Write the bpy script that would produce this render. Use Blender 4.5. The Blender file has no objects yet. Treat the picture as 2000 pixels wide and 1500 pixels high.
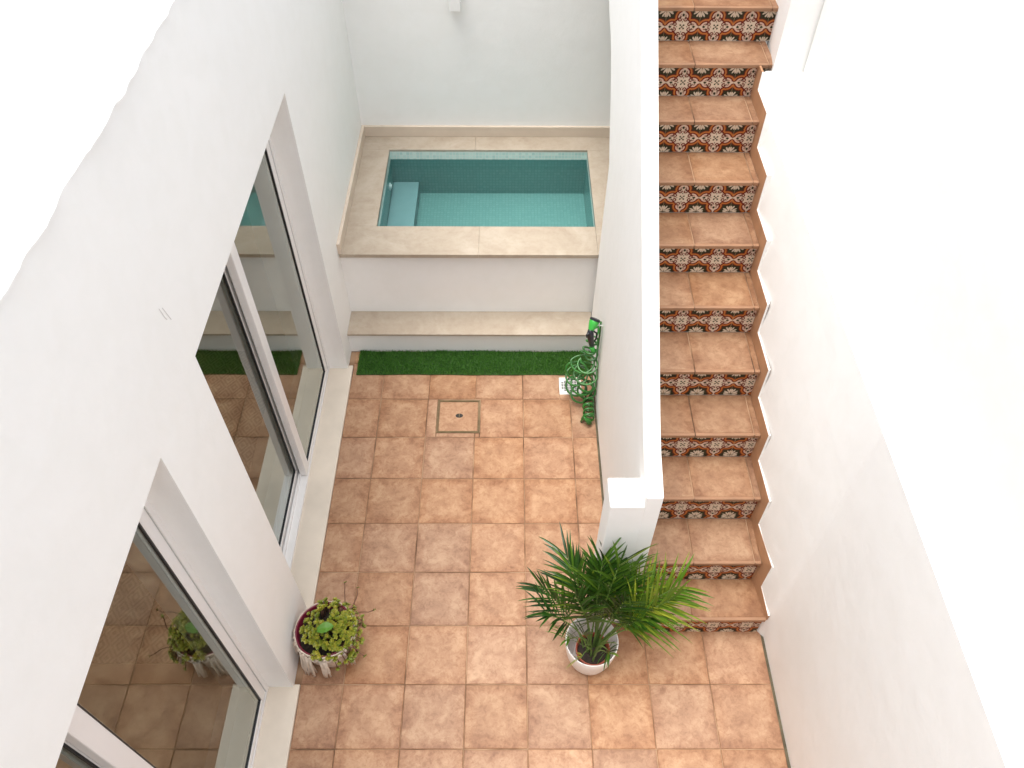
import bpy, bmesh, math, random
import numpy as np
from mathutils import Vector, Matrix
random.seed(7)
rng = np.random.default_rng(5)
S = 0.33                                   # one floor tile pitch, metres; shapes below are given in tile units
scn = bpy.context.scene
# ------------------------------------------------------------------ camera
FP, CX, CY, CZ, PIT, YAW, ROL = 1561.52, -0.3312, -4.6487, 13.1788, 0.8722, 0.0091, 0.0088
fw = Vector((math.sin(YAW)*math.cos(PIT), math.cos(YAW)*math.cos(PIT), -math.sin(PIT)))
rt = Vector((math.cos(YAW), -math.sin(YAW), 0)); up = rt.cross(fw)
r2 = rt*math.cos(ROL) + up*math.sin(ROL); u2 = -rt*math.sin(ROL) + up*math.cos(ROL)
cam_d = bpy.data.cameras.new("camera"); cam = bpy.data.objects.new("camera", cam_d)
scn.collection.objects.link(cam); scn.camera = cam
cam_d.sensor_width = 36; cam_d.lens = FP*36/2000; cam_d.clip_start = 0.02; cam_d.clip_end = 500
M = Matrix((( r2.x, u2.x, -fw.x, CX*S), (r2.y, u2.y, -fw.y, CY*S), (r2.z, u2.z, -fw.z, CZ*S), (0, 0, 0, 1)))
cam.matrix_world = M
# ------------------------------------------------------------------ world, sun, exposure
SUN_EL, SUN_AZ = math.radians(80), math.radians(-98)     # azimuth from +Y, clockwise
w = bpy.data.worlds.new("World"); scn.world = w; w.use_nodes = True
nt = w.node_tree; nt.nodes.clear()
sky = nt.nodes.new('ShaderNodeTexSky'); sky.sky_type = 'NISHITA'; sky.sun_disc = False
sky.sun_elevation = SUN_EL; sky.sun_rotation = SUN_AZ; sky.dust_density = 4; sky.air_density = 1; sky.ozone_density = 1
hs = nt.nodes.new('ShaderNodeHueSaturation'); hs.inputs['Saturation'].default_value = 0.28
bg = nt.nodes.new('ShaderNodeBackground'); bg.inputs[1].default_value = 0.15
wo = nt.nodes.new('ShaderNodeOutputWorld')
nt.links.new(sky.outputs[0], hs.inputs['Color']); nt.links.new(hs.outputs[0], bg.inputs[0]); nt.links.new(bg.outputs[0], wo.inputs[0])
sd = bpy.data.lights.new("sun", 'SUN'); sd.energy = 1.0; sd.angle = math.radians(40); sd.color = (1, .94, .86)
sun = bpy.data.objects.new("sun", sd); scn.collection.objects.link(sun)
sdir = Vector((math.sin(SUN_AZ)*math.cos(SUN_EL), math.cos(SUN_AZ)*math.cos(SUN_EL), math.sin(SUN_EL)))
sun.rotation_euler = sdir.to_track_quat('Z', 'Y').to_euler(); sun.location = sdir*20
scn.view_settings.view_transform = 'Standard'; scn.view_settings.look = 'None'
scn.view_settings.exposure = 1.22; scn.view_settings.gamma = 1
scn.cycles.max_bounces = 12; scn.cycles.diffuse_bounces = 8; scn.cycles.transparent_max_bounces = 24

# ------------------------------------------------------------------ helpers
C = scn.collection
def setp(o, label=None, cat=None, group=None, kind=None):
    if label: o['label'] = label
    if cat: o['category'] = cat
    if group: o['group'] = group
    if kind: o['kind'] = kind
    return o
def empty(name, loc, label, cat, group=None):
    o = bpy.data.objects.new(name, None); C.objects.link(o); o.location = Vector(loc)*S
    o.empty_display_size = .1
    return setp(o, label, cat, group)
def link(name, me, mats, parent=None, smooth=False):
    o = bpy.data.objects.new(name, me); C.objects.link(o)
    for m in (mats if isinstance(mats, (list, tuple)) else [mats]): me.materials.append(m)
    if smooth:
        for p in me.polygons: p.use_smooth = True
    if parent is not None:
        o.parent = parent
        q = parent; off = Vector((0, 0, 0))
        while q is not None: off += q.location; q = q.parent
        o.location = -off
    return o
class MB:
    def __init__(s): s.v = []; s.f = []; s.mi = []; s.uv = []; s.rn = []
    def add(s, vs, fs, mi=0, rnd=0.0, uvs=None):
        b = len(s.v); s.v += [tuple(x) for x in vs]
        for k, f in enumerate(fs):
            s.f.append([b+i for i in f]); s.mi.append(mi); s.rn.append(rnd)
            s.uv.append(uvs[k] if uvs else [(0, 0)]*len(f))
    def box(s, x0, x1, y0, y1, z0, z1, mi=0, rnd=0.0):
        vs = [(x0,y0,z0),(x1,y0,z0),(x1,y1,z0),(x0,y1,z0),(x0,y0,z1),(x1,y0,z1),(x1,y1,z1),(x0,y1,z1)]
        s.add(vs, [(0,3,2,1),(4,5,6,7),(0,1,5,4),(1,2,6,5),(2,3,7,6),(3,0,4,7)], mi, rnd)
    def prism(s, pts, x0, x1, mi=0):        # outline in (y,z), extruded along x
        n = len(pts)
        vs = [(x0,)+tuple(p) for p in pts] + [(x1,)+tuple(p) for p in pts]
        s.add(vs, [list(range(n))[::-1], list(range(n, 2*n))] + [(i, (i+1) % n, n+(i+1) % n, n+i) for i in range(n)], mi)
    def build(s, name, mats, parent=None, smooth=False, fix=True):
        me = bpy.data.meshes.new(name)
        me.from_pydata([(a*S, b*S, c*S) for a, b, c in s.v], [], s.f)
        me.polygons.foreach_set('material_index', s.mi)
        uvl = me.uv_layers.new(name='UVMap'); k = 0
        for p, u in zip(me.polygons, s.uv):
            for j in range(len(u)): uvl.data[k].uv = u[j]; k += 1
        at = me.attributes.new('rnd', 'FLOAT', 'FACE'); at.data.foreach_set('value', s.rn)
        if fix:
            bm = bmesh.new(); bm.from_mesh(me); bmesh.ops.recalc_face_normals(bm, faces=bm.faces); bm.to_mesh(me); bm.free()
        return link(name, me, mats, parent, smooth)
def tube_into(mb, pts, rad, seg=8, mi=0, closed=False, cap=True):
    pts = [Vector(p) for p in pts]; n = len(pts)
    rads = rad if isinstance(rad, (list, tuple)) else [rad]*n
    t0 = (pts[1]-pts[0]).normalized(); nrm = t0.orthogonal().normalized()
    vs = []; fs = []
    for i, p in enumerate(pts):
        t = (pts[min(i+1, n-1)]-pts[max(i-1, 0)])
        t = t.normalized() if t.length > 1e-9 else t0
        nrm = (nrm - t*nrm.dot(t)); nrm = nrm.normalized() if nrm.length > 1e-6 else t.orthogonal().normalized()
        b = t.cross(nrm)
        for k in range(seg):
            a = 2*math.pi*k/seg; vs.append(p + (nrm*math.cos(a)+b*math.sin(a))*rads[i])
    for i in range(n-1):
        for k in range(seg):
            fs.append((i*seg+k, i*seg+(k+1) % seg, (i+1)*seg+(k+1) % seg, (i+1)*seg+k))
    if cap: fs.append(tuple(range(seg))[::-1]); fs.append(tuple((n-1)*seg+k for k in range(seg)))
    mb.add(vs, fs, mi)
def lathe_into(mb, prof, c, seg=48, mi=0, wob=None):
    vs = []; fs = []; n = len(prof)
    for k in range(seg):
        a = 2*math.pi*k/seg
        for j, (r, z) in enumerate(prof):
            rr = r*(1+(wob(a, j) if wob else 0)); vs.append((c[0]+rr*math.cos(a), c[1]+rr*math.sin(a), c[2]+z))
    for k in range(seg):
        k2 = (k+1) % seg
        for j in range(n-1): fs.append((k*n+j, k2*n+j, k2*n+j+1, k*n+j+1))
    mb.add(vs, fs, mi)
def bevel(o, width, seg=3, ang=30):
    m = o.modifiers.new('bevel', 'BEVEL'); m.width = width*S; m.segments = seg; m.limit_method = 'ANGLE'; m.angle_limit = math.radians(ang)
    return o

# ------------------------------------------------------------------ materials
def mat(name):
    m = bpy.data.materials.new(name); m.use_nodes = True
    t = m.node_tree; return m, t, t.nodes['Principled BSDF']
def N(t, typ, **kw):
    n = t.nodes.new(typ)
    for k, v in kw.items():
        if hasattr(n, k) and k not in ('inputs',): setattr(n, k, v)
    return n
def noise(t, vec, scale, detail=4, rough=.55, dist=0):
    n = t.nodes.new('ShaderNodeTexNoise'); n.inputs['Scale'].default_value = scale; n.inputs['Detail'].default_value = detail
    n.inputs['Roughness'].default_value = rough; n.inputs['Distortion'].default_value = dist
    if vec is not None: t.links.new(vec, n.inputs['Vector'])
    return n
def ramp(t, fac, stops):
    n = t.nodes.new('ShaderNodeValToRGB'); e = n.color_ramp.elements
    while len(e) < len(stops): e.new(.5)
    for el, (p, c) in zip(e, stops): el.position = p; el.color = (*c, 1)
    t.links.new(fac, n.inputs[0]); return n
def bump(t, h, strength, dist, bs):
    b = t.nodes.new('ShaderNodeBump'); b.inputs['Strength'].default_value = strength; b.inputs['Distance'].default_value = dist
    t.links.new(h, b.inputs['Height']); t.links.new(b.outputs[0], bs.inputs['Normal'])
def mixc(t, fac, a, b, mode='MIX'):
    n = t.nodes.new('ShaderNodeMix'); n.data_type = 'RGBA'; n.blend_type = mode
    for v, i in ((fac, 0), (a, 6), (b, 7)):
        if isinstance(v, (int, float)): n.inputs[i].default_value = v
        elif isinstance(v, tuple): n.inputs[i].default_value = (*v, 1)
        else: t.links.new(v, n.inputs[i])
    return n.outputs[2]
def objco(t):
    return t.nodes.new('ShaderNodeTexCoord').outputs['Object']
def mathn(t, op, a, b=None, clamp=False):
    n = t.nodes.new('ShaderNodeMath'); n.operation = op; n.use_clamp = clamp
    for v, i in ((a, 0), (b, 1)):
        if v is None: continue
        if isinstance(v, (int, float)): n.inputs[i].default_value = v
        else: t.links.new(v, n.inputs[i])
    return n.outputs[0]
def simple(name, col, rough=.5, var=.12, scale=6, bs_=0.0, bscale=60, metallic=0, spec=None):
    m, t, b = mat(name); co = objco(t)
    n = noise(t, co, scale)
    lo = tuple(c*(1-var) for c in col); hi = tuple(min(1, c*(1+var)) for c in col)
    r = ramp(t, n.outputs[0], [(.3, lo), (.7, hi)]); t.links.new(r.outputs[0], b.inputs['Base Color'])
    b.inputs['Roughness'].default_value = rough; b.inputs['Metallic'].default_value = metallic
    if spec is not None: b.inputs['Specular IOR Level'].default_value = spec
    if bs_: bump(t, noise(t, co, bscale, 6).outputs[0], bs_, .004, b)
    return m
def plaster_mat(name, col):
    m, t, b = mat(name); co = objco(t)
    r = ramp(t, noise(t, co, 1.3, 5, .6).outputs[0], [(.3, tuple(c*.98 for c in col)), (.7, col)])
    # faint roller and float marks of the lime wash
    r2_ = ramp(t, noise(t, co, 9, 3, .5, .6).outputs[0], [(.35, (.985, .985, .98)), (.6, (1, 1, 1))])
    t.links.new(mixc(t, 1.0, r.outputs[0], r2_.outputs[0], 'MULTIPLY'), b.inputs['Base Color'])
    b.inputs['Roughness'].default_value = .85
    a = noise(t, co, 5, 3).outputs[0]; c_ = noise(t, co, 70, 5, .65).outputs[0]
    bump(t, mathn(t, 'ADD', mathn(t, 'MULTIPLY', a, 3.0), mathn(t, 'MULTIPLY', c_, .5)), .28, .006, b)
    return m
M_wall = plaster_mat('white_lime_plaster', (.86, .86, .84))
def terracotta(name, gain=1.0):
    """per-tile offset from the rnd attribute, mottled middle, browner worn rim from the tile's own UV"""
    m, t, b = mat(name)
    co = objco(t)
    at = t.nodes.new('ShaderNodeAttribute'); at.attribute_name = 'rnd'
    cmb = t.nodes.new('ShaderNodeCombineXYZ')
    for i in range(3): t.links.new(mathn(t, 'MULTIPLY', at.outputs['Fac'], 37.0+11*i), cmb.inputs[i])
    va = t.nodes.new('ShaderNodeVectorMath'); va.operation = 'ADD'; t.links.new(co, va.inputs[0]); t.links.new(cmb.outputs[0], va.inputs[1])
    P = va.outputs[0]
    n1 = noise(t, P, 9.5, 6, .66, .4).outputs[0]; n2 = noise(t, P, 36, 6, .7, .5).outputs[0]; n3 = noise(t, P, 110, 4, .7).outputs[0]
    g = gain
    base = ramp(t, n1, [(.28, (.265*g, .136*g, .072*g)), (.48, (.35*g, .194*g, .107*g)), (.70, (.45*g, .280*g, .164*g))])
    blot = ramp(t, n2, [(.38, (.77, .70, .64)), (.52, (1, 1, 1)), (.72, (1.0, 1.0, 1.0))])
    c1 = mixc(t, .7, base.outputs[0], blot.outputs[0], 'MULTIPLY')
    # worn rim: distance to the tile edge, broken up by noise
    uv = t.nodes.new('ShaderNodeUVMap').outputs[0]
    sp = t.nodes.new('ShaderNodeSeparateXYZ'); t.links.new(uv, sp.inputs[0])
    def ed(o): return mathn(t, 'MINIMUM', o, mathn(t, 'SUBTRACT', 1.0, o))
    e = mathn(t, 'MINIMUM', ed(sp.outputs[0]), ed(sp.outputs[1]))
    e2 = mathn(t, 'ADD', e, mathn(t, 'MULTIPLY', mathn(t, 'SUBTRACT', n1, .5), .38))
    e3 = mathn(t, 'ADD', e2, mathn(t, 'MULTIPLY', mathn(t, 'SUBTRACT', n2, .5), .22))
    rim = ramp(t, e3, [(.0, (.82, .73, .66)), (.08, (.92, .86, .81)), (.20, (1, 1, 1))])
    c2 = mixc(t, 1.0, c1, rim.outputs[0], 'MULTIPLY')
    spk = ramp(t, n3, [(.30, (.90, .87, .84)), (.5, (1, 1, 1))])
    c3 = mixc(t, .8, c2, spk.outputs[0], 'MULTIPLY')
    hv = t.nodes.new('ShaderNodeHueSaturation'); t.links.new(c3, hv.inputs['Color'])
    t.links.new(mathn(t, 'ADD', .93, mathn(t, 'MULTIPLY', mathn(t, 'FRACT', mathn(t, 'MULTIPLY', at.outputs['Fac'], 7.13)), .14)), hv.inputs['Value'])
    t.links.new(mathn(t, 'ADD', .94, mathn(t, 'MULTIPLY', mathn(t, 'FRACT', mathn(t, 'MULTIPLY', at.outputs['Fac'], 3.77)), .12)), hv.inputs['Saturation'])
    t.links.new(hv.outputs[0], b.inputs['Base Color'])
    b.inputs['Roughness'].default_value = .55
    bump(t, mathn(t, 'ADD', n1, mathn(t, 'MULTIPLY', n2, .4)), .25, .004, b)
    return m
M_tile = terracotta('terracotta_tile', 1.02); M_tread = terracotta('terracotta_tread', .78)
M_nose = simple('terracotta_nosing', (.27, .142, .075), .55, .16, 9, .2, 70)
M_skirt = simple('terracotta_skirting', (.40, .215, .115), .55, .14, 8, .2, 70)
# grout: pale sand mortar with long dark stretches
M_grout, t, b = mat('sand_grout'); co = objco(t)
r = ramp(t, noise(t, co, 2.6, 3, .6).outputs[0], [(.38, (.09, .05, .028)), (.45, (.20, .115, .065)), (.56, (.36, .23, .14))])
t.links.new(r.outputs[0], b.inputs['Base Color']); b.inputs['Roughness'].default_value = .9
M_gap = simple('dark_wall_joint', (.09, .075, .045), .9, .4, 12)
# beige limestone
M_stone, t, b = mat('cream_limestone'); co = objco(t)
r = ramp(t, noise(t, co, 3.2, 6, .62, 1.2).outputs[0], [(.25, (.35, .285, .215)), (.5, (.41, .345, .27)), (.75, (.47, .41, .335))])
r2_ = ramp(t, noise(t, co, 22, 5, .7, .4).outputs[0], [(.3, (.90, .88, .86)), (.55, (1, 1, 1))])
t.links.new(mixc(t, 1.0, r.outputs[0], r2_.outputs[0], 'MULTIPLY'), b.inputs['Base Color']); b.inputs['Roughness'].default_value = .45
bump(t, noise(t, co, 40, 4).outputs[0], .12, .002, b)
M_sill = simple('pale_sill_stone', (.66, .585, .49), .45, .07, 5, .1, 50)
M_pvc = simple('white_window_frame', (.80, .79, .78), .28, .015, 3)
M_gasket = simple('black_rubber_gasket', (.015, .017, .02), .5, .2, 10)
M_alu = simple('grey_aluminium_bead', (.50, .52, .51), .4, .05, 8)
# window glass: thin pane, reflects by angle, slightly tinted
M_glass = bpy.data.materials.new('window_glass'); M_glass.use_nodes = True; t = M_glass.node_tree; t.nodes.clear()
o_ = t.nodes.new('ShaderNodeOutputMaterial'); mx = t.nodes.new('ShaderNodeMixShader'); tr = t.nodes.new('ShaderNodeBsdfTransparent'); gl = t.nodes.new('ShaderNodeBsdfGlossy')
tr.inputs[0].default_value = (.88, .91, .87, 1); gl.inputs[0].default_value = (.90, .95, .91, 1); gl.inputs[1].default_value = 0
fr = t.nodes.new('ShaderNodeFresnel'); fr.inputs[0].default_value = 1.52
t.links.new(mathn(t, 'MULTIPLY', fr.outputs[0], 2.15, True), mx.inputs[0]); t.links.new(tr.outputs[0], mx.inputs[1]); t.links.new(gl.outputs[0], mx.inputs[2]); t.links.new(mx.outputs[0], o_.inputs[0])
# pool water sheet
M_water = bpy.data.materials.new('pool_water'); M_water.use_nodes = True; t = M_water.node_tree; t.nodes.clear()
o_ = t.nodes.new('ShaderNodeOutputMaterial'); mx = t.nodes.new('ShaderNodeMixShader'); tr = t.nodes.new('ShaderNodeBsdfTransparent'); gl = t.nodes.new('ShaderNodeBsdfGlossy')
tr.inputs[0].default_value = (.80, .95, .95, 1); gl.inputs[1].default_value = .02
fr = t.nodes.new('ShaderNodeFresnel'); fr.inputs[0].default_value = 1.33
bp = t.nodes.new('ShaderNodeBump'); bp.inputs['Strength'].default_value = .12; bp.inputs['Distance'].default_value = .01
t.links.new(noise(t, objco(t), 5, 2).outputs[0], bp.inputs['Height']); t.links.new(bp.outputs[0], gl.inputs['Normal']); t.links.new(bp.outputs[0], fr.inputs['Normal'])
t.links.new(fr.outputs[0], mx.inputs[0]); t.links.new(tr.outputs[0], mx.inputs[1]); t.links.new(gl.outputs[0], mx.inputs[2]); t.links.new(mx.outputs[0], o_.inputs[0])
# glass mosaic, 25 mm chips; UV in units of chips
def mosaic(name, c0, c1, grout):
    m, t, b = mat(name); uv = t.nodes.new('ShaderNodeUVMap').outputs[0]
    fl = t.nodes.new('ShaderNodeVectorMath'); fl.operation = 'FLOOR'; t.links.new(uv, fl.inputs[0])
    wn = t.nodes.new('ShaderNodeTexWhiteNoise'); t.links.new(fl.outputs[0], wn.inputs['Vector'])
    sp = t.nodes.new('ShaderNodeSeparateXYZ'); fc = t.nodes.new('ShaderNodeVectorMath'); fc.operation = 'FRACTION'
    t.links.new(uv, fc.inputs[0]); t.links.new(fc.outputs[0], sp.inputs[0])
    def ed(o): return mathn(t, 'MINIMUM', o, mathn(t, 'SUBTRACT', 1.0, o))
    e = mathn(t, 'MINIMUM', ed(sp.outputs[0]), ed(sp.outputs[1]))
    lin = mathn(t, 'GREATER_THAN', e, .09)
    col = ramp(t, wn.outputs['Value'], [(0, c0), (1, c1)]).outputs[0]
    t.links.new(mixc(t, lin, grout, col), b.inputs['Base Color']); b.inputs['Roughness'].default_value = .25
    return m
M_mosaic = mosaic('aqua_glass_mosaic', (.165, .315, .298), (.190, .345, .325), (.155, .290, .275))
M_mosaic_dry = mosaic('pale_waterline_mosaic', (.44, .62, .58), (.60, .74, .68), (.66, .70, .64))
M_poolstep = simple('pool_step_render', (.24, .37, .38), .5, .06, 9)
M_white_plastic = simple('white_plastic', (.80, .80, .78), .35, .02, 5)
M_turf_base = simple('turf_backing', (.035, .09, .02), .95, .3, 40)
M_blade, t, b = mat('turf_blade'); at = t.nodes.new('ShaderNodeAttribute'); at.attribute_name = 'rnd'
t.links.new(ramp(t, at.outputs['Fac'], [(0, (.03, .12, .010)), (.6, (.055, .19, .015)), (1, (.11, .28, .04))]).outputs[0], b.inputs['Base Color']); b.inputs['Roughness'].default_value = .6
M_roomfloor = simple('room_floor_tile', (.66, .52, .36), .4, .1, 3)
M_roomwall = simple('room_wall_paint', (.75, .70, .6), .8, .05, 3)
def attr_mat(name, rough=.35, attr='pat'):
    m, t, b = mat(name); at = t.nodes.new('ShaderNodeAttribute'); at.attribute_name = attr
    n = noise(t, objco(t), 30, 4); r = ramp(t, n.outputs[0], [(.3, (.90, .90, .90)), (.6, (1, 1, 1))])
    t.links.new(mixc(t, 1.0, at.outputs['Color'], r.outputs[0], 'MULTIPLY'), b.inputs['Base Color']); b.inputs['Roughness'].default_value = rough; b.inputs['Specular IOR Level'].default_value = .18
    return m
M_riser = attr_mat('patterned_cement_tile', .5); M_rug = attr_mat('woven_rug', .95)

# ------------------------------------------------------------------ dimensions (tile units)
XL, XR, YF = -3.80, 4.04, 12.25
YR = [0.897, 1.56, 2.333, 3.112, 3.889, 4.708, 5.496, 6.284, 7.062, 7.771, 8.484, 9.19, 9.90]
ZR = [0.635, 1.331, 2.051, 2.74, 3.419, 4.058, 4.693, 5.356, 5.979, 6.579, 7.175, 7.78, 8.38]
XS = [3.935, 3.825, 3.80, 3.785, 3.775, 3.768, 3.768, 3.765, 3.768, 4.03, 4.09, 4.09, 4.09]
PX0, PX1 = 1.53, 1.77                      # parapet faces
LZf = lambda y, x: 5.707+.0085*y-1.71*(x-4.04)
LX = [(-7, 4.04), (2.0, 4.04), (7.3, 3.845)]
WX = [(-7, 4.04), (.80, 4.04), (.90, 3.955), (1.0, 3.925), (1.5, 3.845), (2.3, 3.820), (3.2, 3.807), (4.2, 3.797), (7.3, 3.788)]
LZ = [(-7, 5.66), (0, 5.707), (1, 5.818), (2, 5.964), (3, 6.041), (5, 6.092), (7.3, 6.11)]
def interp(tab, y): return float(np.interp(y, [a for a, _ in tab], [b_ for _, b_ in tab]))

# ------------------------------------------------------------------ floor
mb = MB()
mb.add([(-150, -150, -.012), (150, -150, -.012), (150, 150, -.012), (-150, 150, -.012)], [(0, 1, 2, 3)], 1)
xs_ = [-3.72]+list(range(-3, 5)); G = .0075
def tile(mb, x0, x1, y0, y1, rnd, full, zt=0.0, mi=0, h=.03):
    e = .007; vs = [(x0,y0,zt-h),(x1,y0,zt-h),(x1,y1,zt-h),(x0,y1,zt-h),
          (x0,y0,zt-e),(x1,y0,zt-e),(x1,y1,zt-e),(x0,y1,zt-e),(x0+e,y0+e,zt),(x1-e,y0+e,zt),(x1-e,y1-e,zt),(x0+e,y1-e,zt)]
    jit = [random.uniform(-.0015, .0015) for _ in range(4)]
    for k in range(4): a = vs[8+k]; vs[8+k] = (a[0], a[1], a[2]+jit[k])
    fx0, fy0, fx1, fy1 = full; U = lambda p: ((p[0]-fx0)/(fx1-fx0), (p[1]-fy0)/(fy1-fy0))
    fs = [(8,9,10,11),(0,1,5,4),(1,2,6,5),(2,3,7,6),(3,0,4,7),(4,5,9,8),(5,6,10,9),(6,7,11,10),(7,4,8,11)]
    mb.add(vs, fs, mi, rnd, [[U(vs[i]) for i in f] for f in fs])
MH = (-1.79, -.90, 5.115, 5.965)           # manhole
for j in range(-8, 8):
    for i in range(-4, 4):
        x0, x1, y0, y1 = max(i, -3.70), min(i+1, 4.015), j, min(j+1, 7.36)
        if i == -4: x0 = -3.70
        if y0 >= 7.36: continue
        r_ = random.random(); gx = G+random.uniform(-.004, .004); gy = G+random.uniform(-.004, .004)
        full = (i, j, i+1, j+1)
        if j == 5 and i in (-2, -1):          # cut round the manhole
            if i == -2: tile(mb, x0+gx, MH[0]-.01, y0+gy, y1-gy, r_, full); tile(mb, MH[0]+.01, x1-.006, y0+gy, MH[2]-.012, r_, full)
            else: tile(mb, MH[1]+.012, x1-gx, y0+gy, y1-gy, r_, full); tile(mb, x0+.006, MH[1]-.01, y0+gy, MH[2]-.012, r_, full)
            continue
        if j == 6 and i in (0, 1):            # cut round the drain
            if i == 0: tile(mb, x0+gx, .775, y0+gy, y1-gy, r_, full)
            if i == 0: tile(mb, .785, x1-gx, y0+gy, 6.13, r_, full)
            if i == 1: tile(mb, 1.265, 1.50, y0+gy, y1-gy, r_, full); tile(mb, x0+gx, 1.255, y0+gy, 6.13, r_, full)
            continue
        if i == 1 and j >= 1: x1 = 1.505
        if i > 1 and j >= 1: continue
        tile(mb, x0+gx, x1-gx, y0+gy, y1-gy, r_, full)
setp(mb.build('floor', [M_tile, M_grout]), kind='structure')

# ------------------------------------------------------------------ house on the left
house = empty('house', (XL, 2, 0), 'white plastered house wall on the left with glass sliding doors and a bright roof edge', 'house')
HD, XI = 6.555, -4.95                      # head height, inner face of the wall
XT = -4.75                                 # unused depth marker
op = [(1.31, 6.82), (-6.0, -.055)]
mb = MB()
mb.box(XI, XL, 6.82, 14, 0, HD); mb.box(XI, XL, -.055, 1.31, 0, HD); mb.box(XI, XL, -9, -6.0, 0, HD)
mb.box(XI, XL, -9, 14, HD, 9.35)
mb.build('wall', M_wall, house)
# small dark hairline scratch on the plaster
mb = MB()
tube_into(mb, [(XL+.001, 1.05+.01*k+random.uniform(-.006, .006), 7.55-.05*k) for k in range(5)], .006, 5)
tube_into(mb, [(XL+.001, 1.11+.012*k, 7.50-.045*k) for k in range(6)], .005, 5)
mb.build('scratch', simple('scratch_grey', (.55, .54, .53), .8), house)
# roof terrace edge: rough plaster rim
mb = MB(); ny = 150; nxr = 7; vs = []; fs = []
ys = np.linspace(-9, 14, ny*2); wob = np.convolve(rng.normal(0, 1, ny*2+24), np.hanning(7)/2.2, 'same')[:ny*2]*.022
wob2 = np.convolve(rng.normal(0, 1, ny*2+24), np.hanning(25)/4, 'same')[:ny*2]*.013
for k, y in enumerate(ys):
    ex = XL+.012+wob[k]+wob2[k]
    for (dx, z) in ((-.0, 9.345), (.0, 9.365), (-.02, 9.385), (-.12, 9.39), (-.5, 9.39), (-8.2, 9.39)):
        vs.append((ex+dx, y, z+ (wob[(k*3) % 300]*.3 if z > 9.3 and dx > -.4 else 0)))
n = 6
for k in range(len(ys)-1):
    for j in range(n-1): fs.append((k*n+j, (k+1)*n+j, (k+1)*n+j+1, k*n+j+1))
mb.add(vs, fs); mb.build('roof', M_wall, house, fix=False)
# room behind the glass
mb = MB(); mb.box(-13, XI, -9, 13, -.06, .0); mb.build('room_floor', M_roomfloor, house)
mb = MB(); mb.box(-13.2, -13, -9, 13, 0, 7.2); mb.box(-13, XI, -9.2, -9, 0, 7.2); mb.box(-13, XI, 13, 13.2, 0, 7.2); mb.box(-13, XI, -9, 13, 7.2, 7.4)
mb.build('room_wall', M_roomwall, house)
# door sills
for (y0, y1) in ((1.20, 6.905), (-6.0, -.012)):
    mb = MB(); mb.box(XI, -3.70, y0 if y0 > 0 else y0, y1, -.02, .045)
    bevel(mb.build('door_sill', M_sill, house), .008, 2)
# the sill under the reveal stops at the wall faces: plaster stands on it

def leaf(parent, y0, y1, xo, st0, st1, zb, zt, rail=.15):
    """one sliding leaf: sash frame with stiles st0 / st1 wide, gasket and pane. xo = outer face of the sash"""
    th = .13
    m = MB()
    m.box(xo-th, xo, y0, y0+st0, zb, zt); m.box(xo-th, xo, y1-st1, y1, zb, zt)
    m.box(xo-th+.002, xo-.002, y0+st0, y1-st1, zb, zb+rail); m.box(xo-th+.002, xo-.002, y0+st0, y1-st1, zt-rail, zt)
    sash = m.build('sash', M_pvc, parent); bevel(sash, .015, 2)
    a0, a1, c0, c1 = y0+st0, y1-st1, zb+rail, zt-rail; g = .020
    m = MB(); xg = xo-.012
    m.box(xg-.03, xg, a0-.002, a0+g, c0, c1); m.box(xg-.03, xg, a1-g, a1+.002, c0, c1)
    m.box(xg-.03, xg, a0+g, a1-g, c0-.002, c0+g); m.box(xg-.03, xg, a0+g, a1-g, c1-g, c1+.002)
    m.build('gasket', M_gasket, sash)
    m = MB(); m.add([(xg-.02, a0, c0), (xg-.02, a1, c0), (xg-.02, a1, c1), (xg-.02, a0, c1)], [(0, 1, 2, 3)])
    m.build('pane', M_glass, sash, fix=False)
    # metal spacer bar inside the glazing unit
    m = MB(); x2 = xg-.05; g1, g2 = .030, .055
    m.box(x2-.02, x2, a0+g1, a0+g2, c0+g1, c1-g1); m.box(x2-.02, x2, a1-g2, a1-g1, c0+g1, c1-g1); m.box(x2-.02, x2, a0+g2, a1-g2, c0+g1, c0+g2)
    m.build('spacer', M_alu, sash)
def slider(y0, y1, ym, dark):
    f = MB(); FW = .09; xo, xi = -4.20, -4.62
    f.box(xi, xo, y1-FW, y1, .045, HD); f.box(xi, xo, y0, y0+FW, .045, HD)
    f.box(xi, xo-.002, y0+FW, y1-FW, .045, .10); f.box(xi, xo-.002, y0+FW, y1-FW, HD-.1, HD)
    f.box(-4.375, -4.335, y0+FW, y1-FW, .10, .16)     # track rib between the leaves
    fo = f.build('sliding_door', M_pvc, house)
    d = MB(); d.box(xo-.03, xo-.012, y1-FW-.007, y1-FW-.001, .06, HD-.1)
    d.build('seal', M_alu, fo)
    leaf(fo, ym-.12, y1-FW-.008, -4.212, .24, .165, .12, HD-.12, .12)
    leaf(fo, y0+FW, ym+.10, -4.40, .13, .20, .12, HD-.12, .14)
    # strip of fixed sill frame in front of the inner leaf
    return fo
slider(1.31, 6.82, 4.10, 0)
slider(-6.0, -.055, -2.33, 1)

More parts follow.
